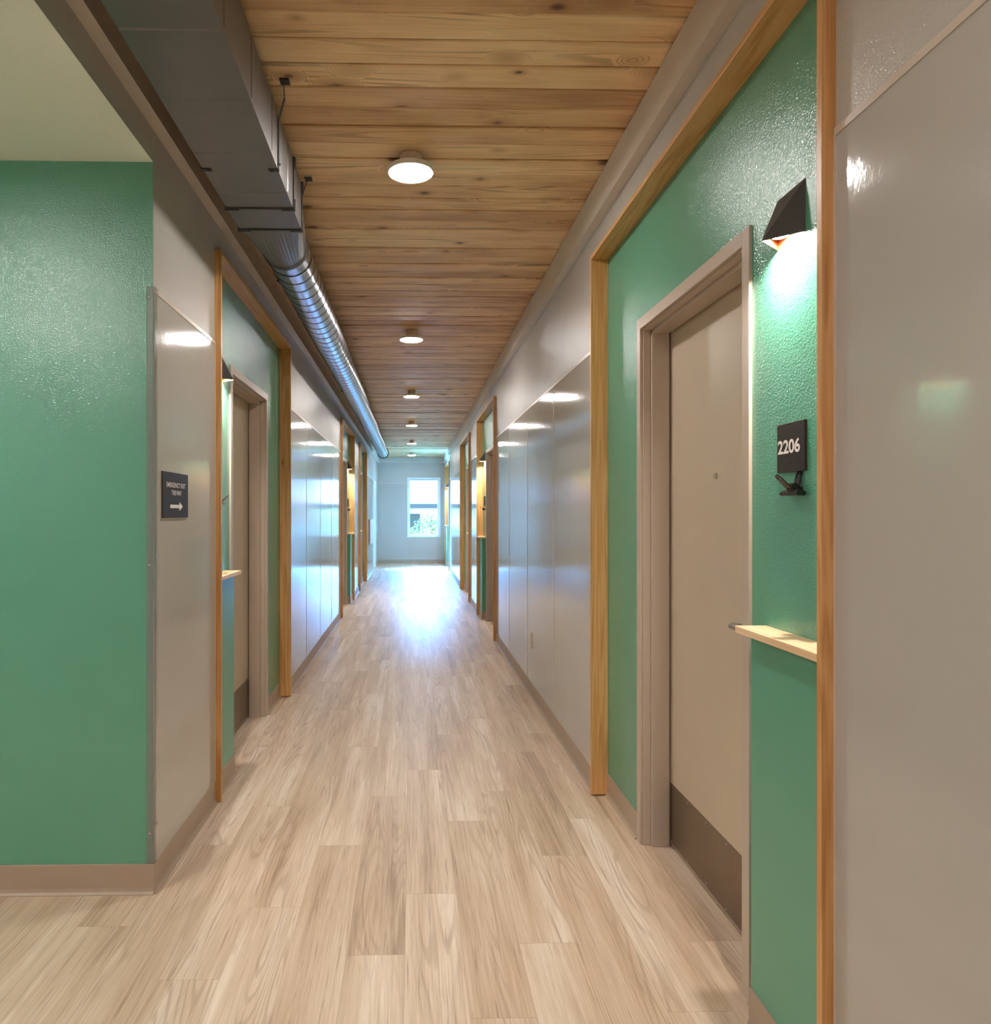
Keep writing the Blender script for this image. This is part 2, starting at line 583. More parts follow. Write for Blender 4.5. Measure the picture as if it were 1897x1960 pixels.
# ---------------------------------------------------------------- board ceiling
def make_ceiling():
    bm = bmesh.new()
    fl = bm.faces.layers.float.new('board_id')
    rnd = random.Random(11)
    P = 0.1316
    y = 2.2195
    while y > BACK_Y:
        y -= P
    xa, xb = -WL - 0.12, WR + 0.12
    while y < END_Y + 0.1:
        r = rnd.random()
        dz = CEIL + rnd.random() * 0.009
        g = 0.0034; v = 0.0040
        ya, yb = y + g, y + P - g
        top = CEIL + 0.03
        prof = [(ya, top), (ya, dz + v), (ya + v, dz), (yb - v, dz), (yb, dz + v), (yb, top)]
        A = [bm.verts.new((xa, p[0], p[1])) for p in prof]
        B = [bm.verts.new((xb, p[0], p[1])) for p in prof]
        for i in range(len(prof) - 1):
            f = bm.faces.new([A[i], A[i + 1], B[i + 1], B[i]])
            f[fl] = r
        y += P
    bmesh.ops.recalc_face_normals(bm, faces=bm.faces)
    # backing above the boards
    vs_ = [bm.verts.new(p) for p in ((xa, BACK_Y - 0.1, CEIL + 0.03), (xb, BACK_Y - 0.1, CEIL + 0.03), (xb, END_Y + 0.3, CEIL + 0.03), (xa, END_Y + 0.3, CEIL + 0.03))]
    f = bm.faces.new(list(reversed(vs_))); f[fl] = 0.0
    me = bpy.data.meshes.new('ceiling')
    bm.to_mesh(me); bm.free()
    me.materials.append(M['ceil'])
    o = bpy.data.objects.new('ceiling', me)
    COL.objects.link(o)
    return tag(o, 'knotty timber board ceiling over the corridor', 'ceiling', kind='structure')
make_ceiling()
tag(MB().box(ALC_X - 0.1, -WL - 0.0005, ALC_Y0 - 0.1, GREEN_Y + 0.1, ALC_Z, ALC_Z + 0.1).build('ceiling', M['white_ceiling']),
    'lower off-white plaster ceiling over the green alcove', 'ceiling', kind='structure')

# ---------------------------------------------------------------- side walls
def panel_runs(sd):
    """solid wall stretches along Y between the openings"""
    s, W = side_of(sd)
    ops = sorted([(o[1] - BT, o[2] + BT) for o in OPEN if o[0] == sd])
    runs = []
    y = BACK_Y if sd == 'R' else GREEN_Y
    for a, b in ops:
        runs.append((y, a)); y = b
    runs.append((y, END_Y))
    return runs

FAR_DOOR = (17.35, 18.36)      # plain door at the far left
def make_wall(sd):
    s, W = side_of(sd)
    name = 'wall_right' if sd == 'R' else 'wall_left'
    T = 0.32
    mb = MB()
    for a, b in panel_runs(sd):
        if sd == 'L' and b > 19:
            d0, d1 = FAR_DOOR
            mb.box(s * W, s * (W + T), a, d0 + 0.012, 0, CEIL + 0.03)
            mb.box(s * W, s * (W + T), d1 - 0.012, b, 0, CEIL + 0.03)
            mb.box(s * W, s * (W + T), d0 + 0.012, d1 - 0.012, 2.10, CEIL + 0.03)
        else:
            mb.box(s * W, s * (W + T), a + (0.003 if a == GREEN_Y else 0), b, 0, CEIL + 0.03)
    if sd == 'L':
        # wall strip over the alcove mouth
        mb.box(-W, -W - 0.12, BACK_Y, GREEN_Y, ALC_Z + 0.001, CEIL + 0.03)
        mb.box(-W, -W - T, BACK_Y, ALC_Y0, 0, ALC_Z)
    for o in OPEN:
        if o[0] != sd:
            continue
        _, y0, y1, bay = o
        d0, d1 = door_span(y0, y1, bay)
        R = W + 0.052
        ya, yb = y0 - BT, y1 + BT
        mb.box(s * W, s * (W + T), ya, yb, HEAD_TOP, CEIL + 0.03)
        mb.box(s * R, s * (W + T), ya, d0 + 0.012, 0, HEAD_TOP, 1)
        mb.box(s * R, s * (W + T), d1 - 0.012, yb, 0, HEAD_TOP, 1)
        mb.box(s * R, s * (W + T), d0 + 0.012, d1 - 0.012, 2.10, HEAD_TOP, 1)
        mb.box(s * (W + 0.25), s * (W + T), d0, d1, 0, 2.1, 2)
    ob = mb.build(name, [M['taupe'], M['green'], M['dark']])
    tag(ob, 'right corridor wall of taupe panels, green door recesses and plaster' if sd == 'R'
        else 'left corridor wall of taupe panels, green door recesses and plaster', 'wall', kind='structure')
    # furred half walls under the shelves
    for o in OPEN:
        if o[0] != sd:
            continue
        _, y0, y1, bay = o
        ya, yb = (y0, y0 + 0.375) if bay == 'near' else (y1 - 0.375, y1)
        MB().box(s * (W + 0.005), s * (W + 0.06), ya, yb, 0, SHELF_Z - 0.0185).build('half_wall', M['green_smooth'], ob, bevel=0.002)
    # glossy wall panels
    rnd = random.Random(5)
    for a, b in panel_runs(sd):
        if sd == 'L' and b > 19:
            b = FAR_DOOR[0] - 0.02
        fixed = {('R', 3.495): [4.53, 5.56, 6.605], ('L', 5.414): [6.38, 7.34, 8.36]}
        key = next((v for k_, v in fixed.items() if k_[0] == sd and abs(k_[1] - a) < 0.01), None)
        if key is None:
            if a == BACK_Y:
                key = [0.30, -0.9, -2.1, -3.3]; key.sort()
            elif a == GREEN_Y:
                key = []
            else:
                n = max(1, round((b - a) / 0.6))
                key = [a + (b - a) * i / n for i in range(1, n)]
        cuts = [a + 0.012] + key + [b - 0.003]
        if a == GREEN_Y:
            cuts[0] = a + 0.002
        for p, q in zip(cuts[:-1], cuts[1:]):
            pn = MB().box(s * (W - 0.0035), s * (W + 0.001), p + 0.0035, q - 0.0035, BASE_H - 0.01, PANEL_TOP - 0.001).build('wall_panel', M['panel'], ob)
            MB().box(s * (W - 0.006), s * (W + 0.001), p, q, PANEL_TOP - 0.003, PANEL_TOP + 0.013).box(
                s * (W - 0.0052), s * (W + 0.001), q - 0.005, q + 0.003, BASE_H, PANEL_TOP).build('panel_edge_strip', M['panel_trim'], pn)
    return ob
make_wall('R')
make_wall('L')

# alcove walls
tag(MB().box(ALC_X, -WL - 0.0005, GREEN_Y, GREEN_Y + 0.2, 0, ALC_Z + 0.05).build('wall_alcove', M['green']),
    'glossy green textured wall at the left end of the alcove', 'wall', kind='structure')
tag(MB().box(ALC_X - 0.15, ALC_X, ALC_Y0 - 0.1, GREEN_Y + 0.2, 0, ALC_Z + 0.05).build('wall_alcove_side', M['taupe']),
    'taupe side wall of the alcove outside the frame', 'wall', kind='structure')
tag(MB().box(ALC_X, -WL - 0.33, ALC_Y0 - 0.15, ALC_Y0, 0, ALC_Z + 0.05).build('wall_alcove_back', M['taupe']),
    'taupe back wall of the alcove behind the camera', 'wall', kind='structure')
tag(MB().box(-WL - 0.3, WR + 0.3, BACK_Y - 0.15, BACK_Y, 0, CEIL + 0.05).build('wall_back', M['taupe']),
    'taupe wall closing the corridor behind the camera', 'wall', kind='structure')

# end wall with window hole
mb = MB()
xa, xb = -WL - 0.3, WR + 0.3
yT = END_Y + 0.16
x0, x1, z0, z1 = WIN['x0'] - 0.012, WIN['x1'] + 0.012, WIN['z0'] - 0.012, WIN['z1'] + 0.012
mb.box(xa, x0, END_Y, yT, 0, CEIL + 0.05).box(x1, xb, END_Y, yT, 0, CEIL + 0.05)
mb.box(x0, x1, END_Y, yT, 0, z0).box(x0, x1, END_Y, yT, z1, CEIL + 0.05)
we = tag(mb.build('wall_end', M['taupe']), 'far end wall of the corridor around the bright window', 'wall', kind='structure')
for (a, b, c, d) in ((-WL + 0.004, x0 - 0.035, BASE_H, 2.125), (x0 - 0.03, x1 + 0.03, BASE_H, z0 - 0.04), (x1 + 0.035, WR - 0.004, BASE_H, 2.125)):
    pn = MB().box(a, b, END_Y - 0.004, END_Y + 0.001, c, d).build('wall_panel', M['panel'], we)
    MB().box(a, b, END_Y - 0.006, END_Y + 0.001, d - 0.003, d + 0.013).build('panel_edge_strip', M['panel_trim'], pn)

# beams along the top of the walls
for n_, (s, W, d) in enumerate(((1, WR, 0.043), (-1, WL, 0.045)), 1):
    mb = MB().box(s * (W - d), s * (W + 0.05), BACK_Y, END_Y - 0.001, BEAM_Z, CEIL - 0.001)
    mb.box(s * (W - d - 0.0015), s * (W - d + 0.002), BACK_Y, END_Y - 0.002, BEAM_Z - 0.0015, BEAM_Z + 0.004)
    tag(mb.build('trim_%d' % n_, M['taupe_smooth']), 'taupe boxed beam along the top of the %s corridor wall' % ('right' if s > 0 else 'left'), 'beam', kind='structure')
tag(MB().box(-WL + 0.046, WR - 0.044, END_Y - 0.045, END_Y, BEAM_Z + 0.005, CEIL - 0.001).build('trim_3', M['taupe_smooth']),
    'taupe boxed beam across the top of the far end wall', 'beam', kind='structure')

# ---------------------------------------------------------------- window
wr = empty('window_1', ((x0 + x1) / 2, END_Y, z0), 'white framed tall window in the far end wall', 'window', kind='structure')
mb = MB()
f = 0.045
for (a, b, c, d) in ((x0 - f, x0, z0 - f, z1 + f), (x1, x1 + f, z0 - f, z1 + f), (x0, x1, z1, z1 + f), (x0, x1, z0 - f, z0)):
    mb.box(a, b, END_Y - 0.018, END_Y + 0.002, c, d)
mb.build('window_casing', M['window_white'], wr, bevel=0.002)
mb = MB()
for (a, b, c, d) in ((x0, x0 + 0.03, z0, z1), (x1 - 0.03, x1, z0, z1), (x0 + 0.03, x1 - 0.03, z1 - 0.03, z1), (x0 + 0.03, x1 - 0.03, z0, z0 + 0.03)):
    mb.box(a, b, END_Y + 0.06, END_Y + 0.10, c, d)
mb.build('window_frame', M['window_white'], wr, bevel=0.002)
MB().box(x0, x1, END_Y - 0.012, END_Y + 0.06, z0 - 0.001, z0 + 0.012).build('window_sill', M['window_white'], wr, bevel=0.002)
MB().box(x0 + 0.028, x1 - 0.028, END_Y + 0.078, END_Y + 0.082, z0 + 0.028, z1 - 0.028).build('window_pane', M['pane'], wr)

# ---------------------------------------------------------------- baseboards
def base_run(mb, p, q, n):
    """cove base from p to q (xy), n = unit vector out of the wall"""
    p = Vector((*p, 0)); q = Vector((*q, 0)); n = Vector((*n, 0))
    prof = [(0.0, 0.0), (0.016, 0.0), (0.0155, 0.003), (0.009, 0.010), (0.006, 0.022), (0.005, BASE_H - 0.002), (0.004, BASE_H), (0.0, BASE_H)]
    A = [p + n * a + Vector((0, 0, b)) for a, b in prof]
    B = [q + n * a + Vector((0, 0, b)) for a, b in prof]
    mb.loft(A, B)
for sd in 'RL':
    s, W = side_of(sd)
    mb = MB()
    for a, b in panel_runs(sd):
        if sd == 'L' and b > 19:
            base_run(mb, (s * W, a), (s * W, FAR_DOOR[0]), (-s, 0))
            base_run(mb, (s * W, FAR_DOOR[1]), (s * W, b - 0.01), (-s, 0))
        else:
            base_run(mb, (s * W, a - (0.006 if a == GREEN_Y else 0)), (s * W, b - 0.001), (-s, 0))
    for o in OPEN:
        if o[0] != sd:
            continue
        _, y0, y1, bay = o
        d0, d1 = door_span(y0, y1, bay)
        R = W + 0.052; B_ = W + 0.005
        if bay == 'near':
            base_run(mb, (s * B_, y0), (s * B_, y0 + 0.375), (-s, 0))
            base_run(mb, (s * B_, y0 + 0.375), (s * R, y0 + 0.375), (0, 1))
            base_run(mb, (s * R, y0 + 0.375), (s * R, d0 - 0.002), (-s, 0))
            base_run(mb, (s * R, d1 + 0.002), (s * R, y1), (-s, 0))
        else:
            base_run(mb, (s * R, y0), (s * R, d0 - 0.002), (-s, 0))
            base_run(mb, (s * R, d1 + 0.002), (s * R, y1 - 0.375), (-s, 0))
            base_run(mb, (s * B_, y1 - 0.375), (s * R, y1 - 0.375), (0, -1))
            base_run(mb, (s * B_, y1 - 0.375), (s * B_, y1), (-s, 0))
    nm = 'right' if sd == 'R' else 'left'
    tag(mb.build('baseboard_' + nm, M['base']), 'tan rubber cove base along the %s corridor wall' % nm, 'baseboard', kind='structure')
mb = MB(); base_run(mb, (ALC_X, GREEN_Y), (-WL + 0.005, GREEN_Y), (0, -1))
tag(mb.build('baseboard_alcove', M['base']), 'tan rubber cove base under the green alcove wall', 'baseboard', kind='structure')
mb = MB(); base_run(mb, (-WL + 0.004, END_Y), (WR - 0.004, END_Y), (0, -1))
tag(mb.build('baseboard_end', M['base']), 'tan rubber cove base along the far end wall', 'baseboard', kind='structure')

# ---------------------------------------------------------------- timber opening surrounds
TRIM_LABEL = [
    'timber surround framing the nearest right recess with room 2206',
    'timber surround framing the nearest left door recess',
    'timber surround framing the second right door recess',
    'timber surround framing the second left door recess',
    'timber surround framing the third right door recess',
    'timber surround framing the third left door recess',
    'timber surround framing the last right recess by the far window',
]
for i, (sd, y0, y1, bay) in enumerate(OPEN):
    s, W = side_of(sd)
    r = empty('trim_%d' % (i + 4), (s * W, (y0 + y1) / 2, 0), TRIM_LABEL[i], 'door surround', kind='structure')
    xa, xb = s * (W - 0.030), s * (W + 0.052)
    MB().box(xa, xb, y0 - BT, y0, 0.006, HEAD_TOP).build('jamb_board', M['wood_z'], r, bevel=0.0012)
    MB().box(xa, xb, y1, y1 + BT, 0.006, HEAD_TOP).build('jamb_board', M['wood_z'], r, bevel=0.0012)
    MB().box(xa, xb, y0, y1, HEAD_BOT, HEAD_TOP).build('head_board', M['wood_y'], r, bevel=0.0012)

# ---------------------------------------------------------------- doors
DOOR_LABEL = [
    'taupe door with bronze kick plate beside the 2206 sign',
    'taupe door in the nearest left recess past the exit sign',
    'taupe door in the second right recess, mostly hidden by its surround',
    'taupe door in the second left recess, seen as a thin strip',
    'taupe door in the third right recess',
    'taupe door in the third left recess',
    'taupe door in the last right recess by the far window',
]
def make_door(n_, s, W, d0, d1, label, detail):
    F = W + 0.043
    r = empty('door_%d' % n_, (s * F, (d0 + d1) / 2, 0), label, 'door', kind='structure')
    top = 2.115
    X = lambda v: s * v
    mb = MB()
    fw = 0.050
    for (ya, yi, sg) in ((d0, d0 + fw, 1), (d1, d1 - fw, -1)):
        mb.box(X(F), X(F + 0.012), ya, yi - sg * 0.006, 0, top)
        mb.box(X(F + 0.012), X(F + 0.042), ya, yi, 0, top)
        mb.box(X(F + 0.042), X(F + 0.112), ya, yi + sg * 0.016, 0, top)
        mb.box(X(F + 0.112), X(F + 0.20), ya, yi, 0, top)
    a, b = d0 + fw, d1 - fw
    mb.box(X(F), X(F + 0.012), a - 0.006, b + 0.006, top - fw + 0.006, top)
    mb.box(X(F + 0.012), X(F + 0.042), a, b, top - fw, top)
    mb.box(X(F + 0.042), X(F + 0.112), a, b, top - fw - 0.016, top)
    mb.box(X(F + 0.112), X(F + 0.20), a, b, top - fw, top)
    mb.build('door_frame', M['frame'], r, bevel=0.0015)
    lx0, lx1 = F + 0.119, F + 0.164
    leaf = MB().box(X(lx0), X(lx1), a + 0.003, b - 0.003, 0.010, top - fw - 0.003).build('door_leaf', M['door'], r, bevel=0.001)
    kp = tag(MB().box(X(lx0 - 0.0018), X(lx0 + 0.001), a + 0.012, b - 0.012, 0.018, 0.255).build('kick_plate', M['kick'], leaf), 'dark brushed bronze kick plate')
    # lever handle on the near side
    hy, hz = a + 0.066, 0.985
    mb = MB()
    mb.cyl((X(lx0 + 0.001), hy, hz), (X(lx0 - 0.010), hy, hz), 0.027, 20)
    mb.cyl((X(lx0 - 0.008), hy, hz), (X(lx0 - 0.052), hy, hz), 0.010, 12)
    pts = [(X(lx0 - 0.052), hy, hz), (X(lx0 - 0.058), hy + 0.02, hz), (X(lx0 - 0.058), hy + 0.135, hz), (X(lx0 - 0.048), hy + 0.150, hz), (X(lx0 - 0.012), hy + 0.152, hz)]
    mb.tube(pts, 0.0095, 12)
    tag(mb.build('lever_handle', M['steel'], leaf, smooth=False), 'satin steel lever handle')
    cy = (a + b) / 2
    mb = MB()
    mb.cyl((X(lx0 + 0.001), cy, 1.458), (X(lx0 - 0.004), cy, 1.458), 0.011, 20)
    mb.cyl((X(lx0 - 0.004), cy, 1.458), (X(lx0 - 0.007), cy, 1.458), 0.0085, 20, 0, 0.006)
    tag(mb.build('door_viewer', M['steel'], leaf), 'small chrome door viewer')
    if detail:
        for zz in (0.029, 0.244):
            for q in range(6):
                yy = a + 0.025 + (b - a - 0.05) * q / 5
                MB().ball((X(lx0 - 0.0015), yy, zz), 0.0038, 0, (0.5, 1, 1)).build('screw', M['steel'], kp)
    return r
for i, (sd, y0, y1, bay) in enumerate(OPEN):
    s, W = side_of(sd)
    d0, d1 = door_span(y0, y1, bay)
    make_door(i + 1, s, W, d0, d1, DOOR_LABEL[i], i < 2)

# plain far left door
d0, d1 = FAR_DOOR
r = empty('door_8', (-WL, (d0 + d1) / 2, 0), 'glazed door with pale frame at the far left end', 'door', kind='structure')
mb = MB()
for (ya, yi) in ((d0, d0 + 0.05), (d1, d1 - 0.05)):
    mb.box(-WL + 0.014, -WL - 0.19, ya, yi, 0, 2.115)
mb.box(-WL + 0.014, -WL - 0.19, d0 + 0.05, d1 - 0.05, 2.065, 2.115)
mb.build('door_frame', M['window_white'], r, bevel=0.0015)
mb = MB()
la, lb = d0 + 0.053, d1 - 0.053
mb.box(-WL - 0.09, -WL - 0.13, la, la + 0.11, 0.01, 2.06).box(-WL - 0.09, -WL - 0.13, lb - 0.11, lb, 0.01, 2.06)
mb.box(-WL - 0.09, -WL - 0.13, la + 0.11, lb - 0.11, 0.01, 0.26).box(-WL - 0.09, -WL - 0.13, la + 0.11, lb - 0.11, 1.95, 2.06)
lf = mb.build('door_leaf', M['window_white'], r)
MB().box(-WL - 0.107, -WL - 0.113, la + 0.105, lb - 0.105, 0.255, 1.955).build('door_glass', M['pane'], lf)
mb = MB().cyl((-WL - 0.091, d0 + 0.11, 1.0), (-WL - 0.045, d0 + 0.11, 1.0), 0.012, 12)
mb.tube([(-WL - 0.045, d0 + 0.11, 1.0), (-WL - 0.045, d0 + 0.24, 1.0)], 0.01)
mb.build('lever_handle', M['steel'], lf)

# ---------------------------------------------------------------- shelves
SHELF_LABEL = [
    'pale maple ledge under the 2206 sign',
    'pale maple ledge beside the nearest left door',
    'pale maple ledge in the second right recess',
    'pale maple ledge in the second left recess',
    'pale maple ledge tip showing from the third right recess',
    'pale maple ledge tip showing from the third left recess',
    'pale maple ledge in the last right recess by the window',
]
for i, (sd, y0, y1, bay) in enumerate(OPEN):
    s, W = side_of(sd)
    ya, yb = (y0 + 0.0005, y0 + 0.390) if bay == 'near' else (y1 - 0.390, y1 - 0.0005)
    o = MB().box(s * (W - 0.030), s * (W + 0.052), ya, yb, SHELF_Z - 0.018, SHELF_Z).build('wall_shelf', M['maple'], bevel=0.0012)
    origin_to(o, (s * (W + 0.052), (ya + yb) / 2, SHELF_Z - 0.018))
    tag(o, SHELF_LABEL[i], 'shelf', 'maple ledges in the door recesses')

# ---------------------------------------------------------------- wall sconces
SCONCE_LABEL = {
    0: 'black wedge sconce glowing above the 2206 sign',
    1: 'black wedge sconce in the nearest left recess, half hidden by its timber',
    2: 'black wedge sconce in the second right recess',
    3: 'black wedge sconce in the second left recess',
    4: 'black wedge sconce hidden in the third right recess',
    5: 'black wedge sconce hidden in the third left recess',
    6: 'tiny black wedge sconce in the last right recess by the window',
}
def make_sconce(s, W, yc, label):
    R = W + 0.052
    z0, z1, hw, dep = 1.994, 2.120, 0.067, 0.073
    r = empty('wall_sconce', (s * R, yc, z0), label, 'wall light', 'black wedge sconces in the door recesses')
    An = (s * R, yc - hw, z1); Af = (s * R, yc + hw, z1)
    Bn = (s * R, yc - hw, z0); Bf = (s * R, yc + hw, z0)
    P = (s * (R - dep), yc, z0)
    c = Vector((s * (R - 0.018), yc, z0 + 0.03))
    def inner(p):
        p = Vector(p); q = c + (p - c) * 0.94
        if abs(p.z - z0) < 1e-6:
            q.z = z0
        return q
    mb = MB()
    V = {k_: mb.bm.verts.new(p) for k_, p in dict(An=An, Af=Af, Bn=Bn, Bf=Bf, P=P).items()}
    I = {k_: mb.bm.verts.new(inner(p)) for k_, p in dict(Bn=Bn, Bf=Bf, P=P).items()}
    for t in (('An', 'Af', 'P'), ('An', 'P', 'Bn'), ('Af', 'Bf', 'P'), ('An', 'Bn', 'Bf', 'Af')):
        mb.bm.faces.new([V[q] for q in t])
    for a, b in (('Bn', 'P'), ('P', 'Bf'), ('Bf', 'Bn')):
        mb.bm.faces.new([V[a], V[b], I[b], I[a]])
    sh = mb.build('lamp_housing', M['black'], r)
    mb = MB()
    V = {k_: mb.bm.verts.new(inner(p)) for k_, p in dict(An=An, Af=Af, Bn=Bn, Bf=Bf, P=P).items()}
    for t in (('An', 'Af', 'P'), ('An', 'P', 'Bn'), ('Af', 'Bf', 'P'), ('An', 'Bn', 'Bf', 'Af')):
        mb.bm.faces.new([V[q] for q in t])
    tag(mb.build('reflector', M['copper'], r), 'copper coloured inner lining')
    n = 20
    ring = [(s * (R - 0.026) + 0.019 * math.cos(2 * PI * q / n), yc + 0.024 * math.sin(2 * PI * q / n), z0 + 0.012) for q in range(n)]
    up = lambda q, k_=1.0: [((a - cx_) * k_ + cx_, (b - yc) * k_ + yc, z + q) for a, b, z in ring]
    cx_ = s * (R - 0.026)
    MB().loft(up(0.002, 1.12), up(0.016, 1.12)).build('lamp_holder', M['white'], r)
    tag(MB().poly(list(reversed(up(0.0015)))).build('lamp', M['sconce_lamp'], r), 'glowing round lamp')
    return r
for i, (sd, y0, y1, bay) in enumerate(OPEN):
    s, W = side_of(sd)
    yc = y0 + 0.262 if bay == 'near' else y1 - 0.262
    make_sconce(s, W, yc, SCONCE_LABEL[i])

# ---------------------------------------------------------------- room signs and clips
SIGN_LABEL = {
    0: 'dark brown room sign reading 2206 beside the near right door',
    2: 'dark room sign seen edge-on in the second right recess',
    3: 'dark room sign seen edge-on in the second left recess',
}
CLIP_LABEL = {
    0: 'black bulldog clip on the green wall under the 2206 sign',
    1: 'black bulldog clip poking past the timber in the nearest left recess',
    2: 'black bulldog clip in the second right recess',
    3: 'black bulldog clip in the second left recess',
}
def stadium(mb, base, tip, wdir, wa, wb, thick, ndir):
    """paddle with rounded tip and a hole, from base to tip"""
    base = Vector(base); tip = Vector(tip); wd = Vector(wdir).normalized(); nd = Vector(ndir).normalized()
    d = (tip - base); L = d.length; d.normalize()
    out = [base - wd * wa, base + wd * wa]
    n = 12
    c = tip - d * wb
    arc = [c + wd * wb * math.cos(t) + d * wb * math.sin(t) for t in [PI * q / n for q in range(n + 1)]]
    outline = [base - wd * wa] + [base + wd * wa] + arc
    hole = [c + (wd * math.cos(2 * PI * q / len(outline)) + d * math.sin(2 * PI * q / len(outline))) * wb * 0.42 for q in range(len(outline))]
    # align start of hole ring with outline start
    k0 = min(range(len(hole)), key=lambda q: (hole[q] - outline[0]).length)
    hole = hole[k0:] + hole[:k0]
    layers = []
    for off in (-thick / 2, thick / 2):
        o_ = [mb.bm.verts.new(p + nd * off) for p in outline]
        h_ = [mb.bm.verts.new(p + nd * off) for p in hole]
        layers.append((o_, h_))
    N = len(outline)
    for i in range(N):
        j = (i + 1) % N
        for o_, h_ in layers:
            mb.bm.faces.new([o_[i], o_[j], h_[j], h_[i]])
        mb.bm.faces.new([layers[0][0][i], layers[0][0][j], layers[1][0][j], layers[1][0][i]])
        mb.bm.faces.new([layers[0][1][i], layers[0][1][j], layers[1][1][j], layers[1][1][i]])

def make_sign_and_clip(i):
    sd, y0, y1, bay = OPEN[i]
    s, W = side_of(sd)
    R = W + 0.052
    yc = y0 + 0.253 if bay == 'near' else y1 - 0.253
    if i in SIGN_LABEL:
        r = empty('room_sign', (s * R, yc, 1.431), SIGN_LABEL[i], 'sign', 'room signs in the door recesses')
        MB().box(s * R, s * (R - 0.007), yc - 0.065, yc + 0.065, 1.431, 1.551).build('sign_plate', M['sign'], r, bevel=0.0006)
        if i == 0:
            xf = s * (R - 0.007)
            text_mesh('2206', 'lettering', M['letter'], r, (xf, yc + 0.0585, 1.4765), (0, -1, 0), (0, 0, 1), 0.106, 0.0345, 0.027)
            mb = MB()
            # braille cells
            cells = ((0, 0, 1, 1), (1, 1), (1, 0, 1), (1, 1, 1), (0, 1, 1))
            for c_, pat in enumerate(cells):
                for q, on in enumerate(pat):
                    if on:
                        mb.ball((xf, yc + 0.020 - c_ * 0.0095 - (q % 2) * 0.0032, 1.4555 - (q // 2) * 0.0032), 0.0011)
            mb.build('braille', M['sign'], r)
    if i in CLIP_LABEL:
        cy = yc - (0.036 if bay == 'near' else -0.01)
        z = 1.384
        r = empty('bulldog_clip', (s * R, cy, z - 0.01), CLIP_LABEL[i], 'clip', 'bulldog clips below the room signs')
        mb = MB()
        xw = s * (R - 0.020)
        prof = [(0.006, -0.011), (0.008, -0.006), (0.007, 0.000), (0.003, 0.003), (-0.003, 0.003), (-0.007, 0.000), (-0.008, -0.006), (-0.006, -0.011)]
        A = [(xw + a, cy - 0.037, z + b) for a, b in prof]
        B = [(xw + a, cy + 0.037, z + b) for a, b in prof]
        mb.loft(A, B)
        for sx in (-1, 1):
            mb.cyl((xw + sx * 0.0055, cy - 0.040, z - 0.006), (xw + sx * 0.0055, cy + 0.040, z - 0.006), 0.0058, 14)
        prof = [(0.007, 0.000), (0.009, 0.010), (0.005, 0.018), (-0.005, 0.018), (-0.010, 0.010), (-0.007, 0.000)]
        mb.loft([(xw + s * -a, cy - 0.013, z + b) for a, b in prof], [(xw + s * -a, cy + 0.013, z + b) for a, b in prof])
        mb.build('jaw', M['black_gloss'], r)
        mb = MB()
        stadium(mb, (s * (R - 0.012), cy, z + 0.006), (s * (R - 0.003), cy, z + 0.048), (0, 1, 0), 0.014, 0.0125, 0.0025, (1, 0, -0.2 * s))
        mb.build('clip_handle', M['black_gloss'], r)
        mb = MB()
        stadium(mb, (s * (R - 0.028), cy, z + 0.006), (s * (R - 0.060), cy, z + 0.038), (0, 1, 0), 0.014, 0.0125, 0.0025, (1, 0, s))
        mb.build('clip_handle', M['black_gloss'], r)
        # magnet behind the jaw
        MB().cyl((s * R, cy, z), (s * (R - 0.012), cy, z), 0.011, 16).build('magnet', M['black_gloss'], r)
for i in range(4):
    make_sign_and_clip(i)

# ---------------------------------------------------------------- emergency exit sign
Y0, Y1, Z0, Z1 = 2.688, 2.992, 1.314, 1.484
xs = -WL + 0.0036
r = empty('exit_sign', (xs, (Y0 + Y1) / 2, Z0), 'dark sign reading EMERGENCY EXIT THIS WAY with an arrow', 'sign')
MB().box(xs, xs + 0.003, Y0 - 0.002, Y1 + 0.002, Z0 - 0.002, Z1 + 0.002).build('backing_plate', M['panel_trim'], r)
MB().box(xs + 0.003, xs + 0.007, Y0, Y1, Z0, Z1).build('sign_plate', M['sign'], r, bevel=0.0006)
xf = xs + 0.007
text_mesh('EMERGENCY EXIT', 'lettering', M['letter'], r, (xf, Y0 + 0.040, 1.4275), (0, 1, 0), (0, 0, 1), 0.222, 0.0185, 0.012)
text_mesh('THIS WAY', 'lettering', M['letter'], r, (xf, Y0 + 0.096, 1.399), (0, 1, 0), (0, 0, 1), 0.118, 0.0185, 0.012)
mb = MB()
az = 1.357
pts = [(0.083, -0.0065), (0.192, -0.0065), (0.192, -0.0165), (0.232, 0.0), (0.192, 0.0175), (0.192, 0.0065), (0.083, 0.0065)]
mb.loft([(xf, Y0 + a, az + b) for a, b in pts], [(xf + 0.001, Y0 + a, az + b) for a, b in pts])
mb.build('arrow', M['letter'], r)

# ---------------------------------------------------------------- clear corner guard
r = empty('corner_guard', (-WL, GREEN_Y, BASE_H), 'clear plastic guard on the corner of the green wall', 'corner guard')
mb = MB()
mb.box(-WL - 0.022, -WL + 0.0070, GREEN_Y - 0.003, GREEN_Y - 0.0005, BASE_H + 0.001, 2.125)
mb.box(-WL + 0.0045, -WL + 0.0070, GREEN_Y - 0.0005, GREEN_Y + 0.030, BASE_H + 0.001, 2.125)
mb.build('plastic_angle', M['plastic'], r)
for zz in (0.21, 1.15, 2.09):
    MB().ball((-WL - 0.011, GREEN_Y - 0.003, zz), 0.004, 0, (1, 0.5, 1)).build('screw', M['steel'], r)
    MB().ball((-WL + 0.007, GREEN_Y + 0.018, zz + 0.03), 0.004, 0, (0.5, 1, 1)).build('screw', M['steel'], r)

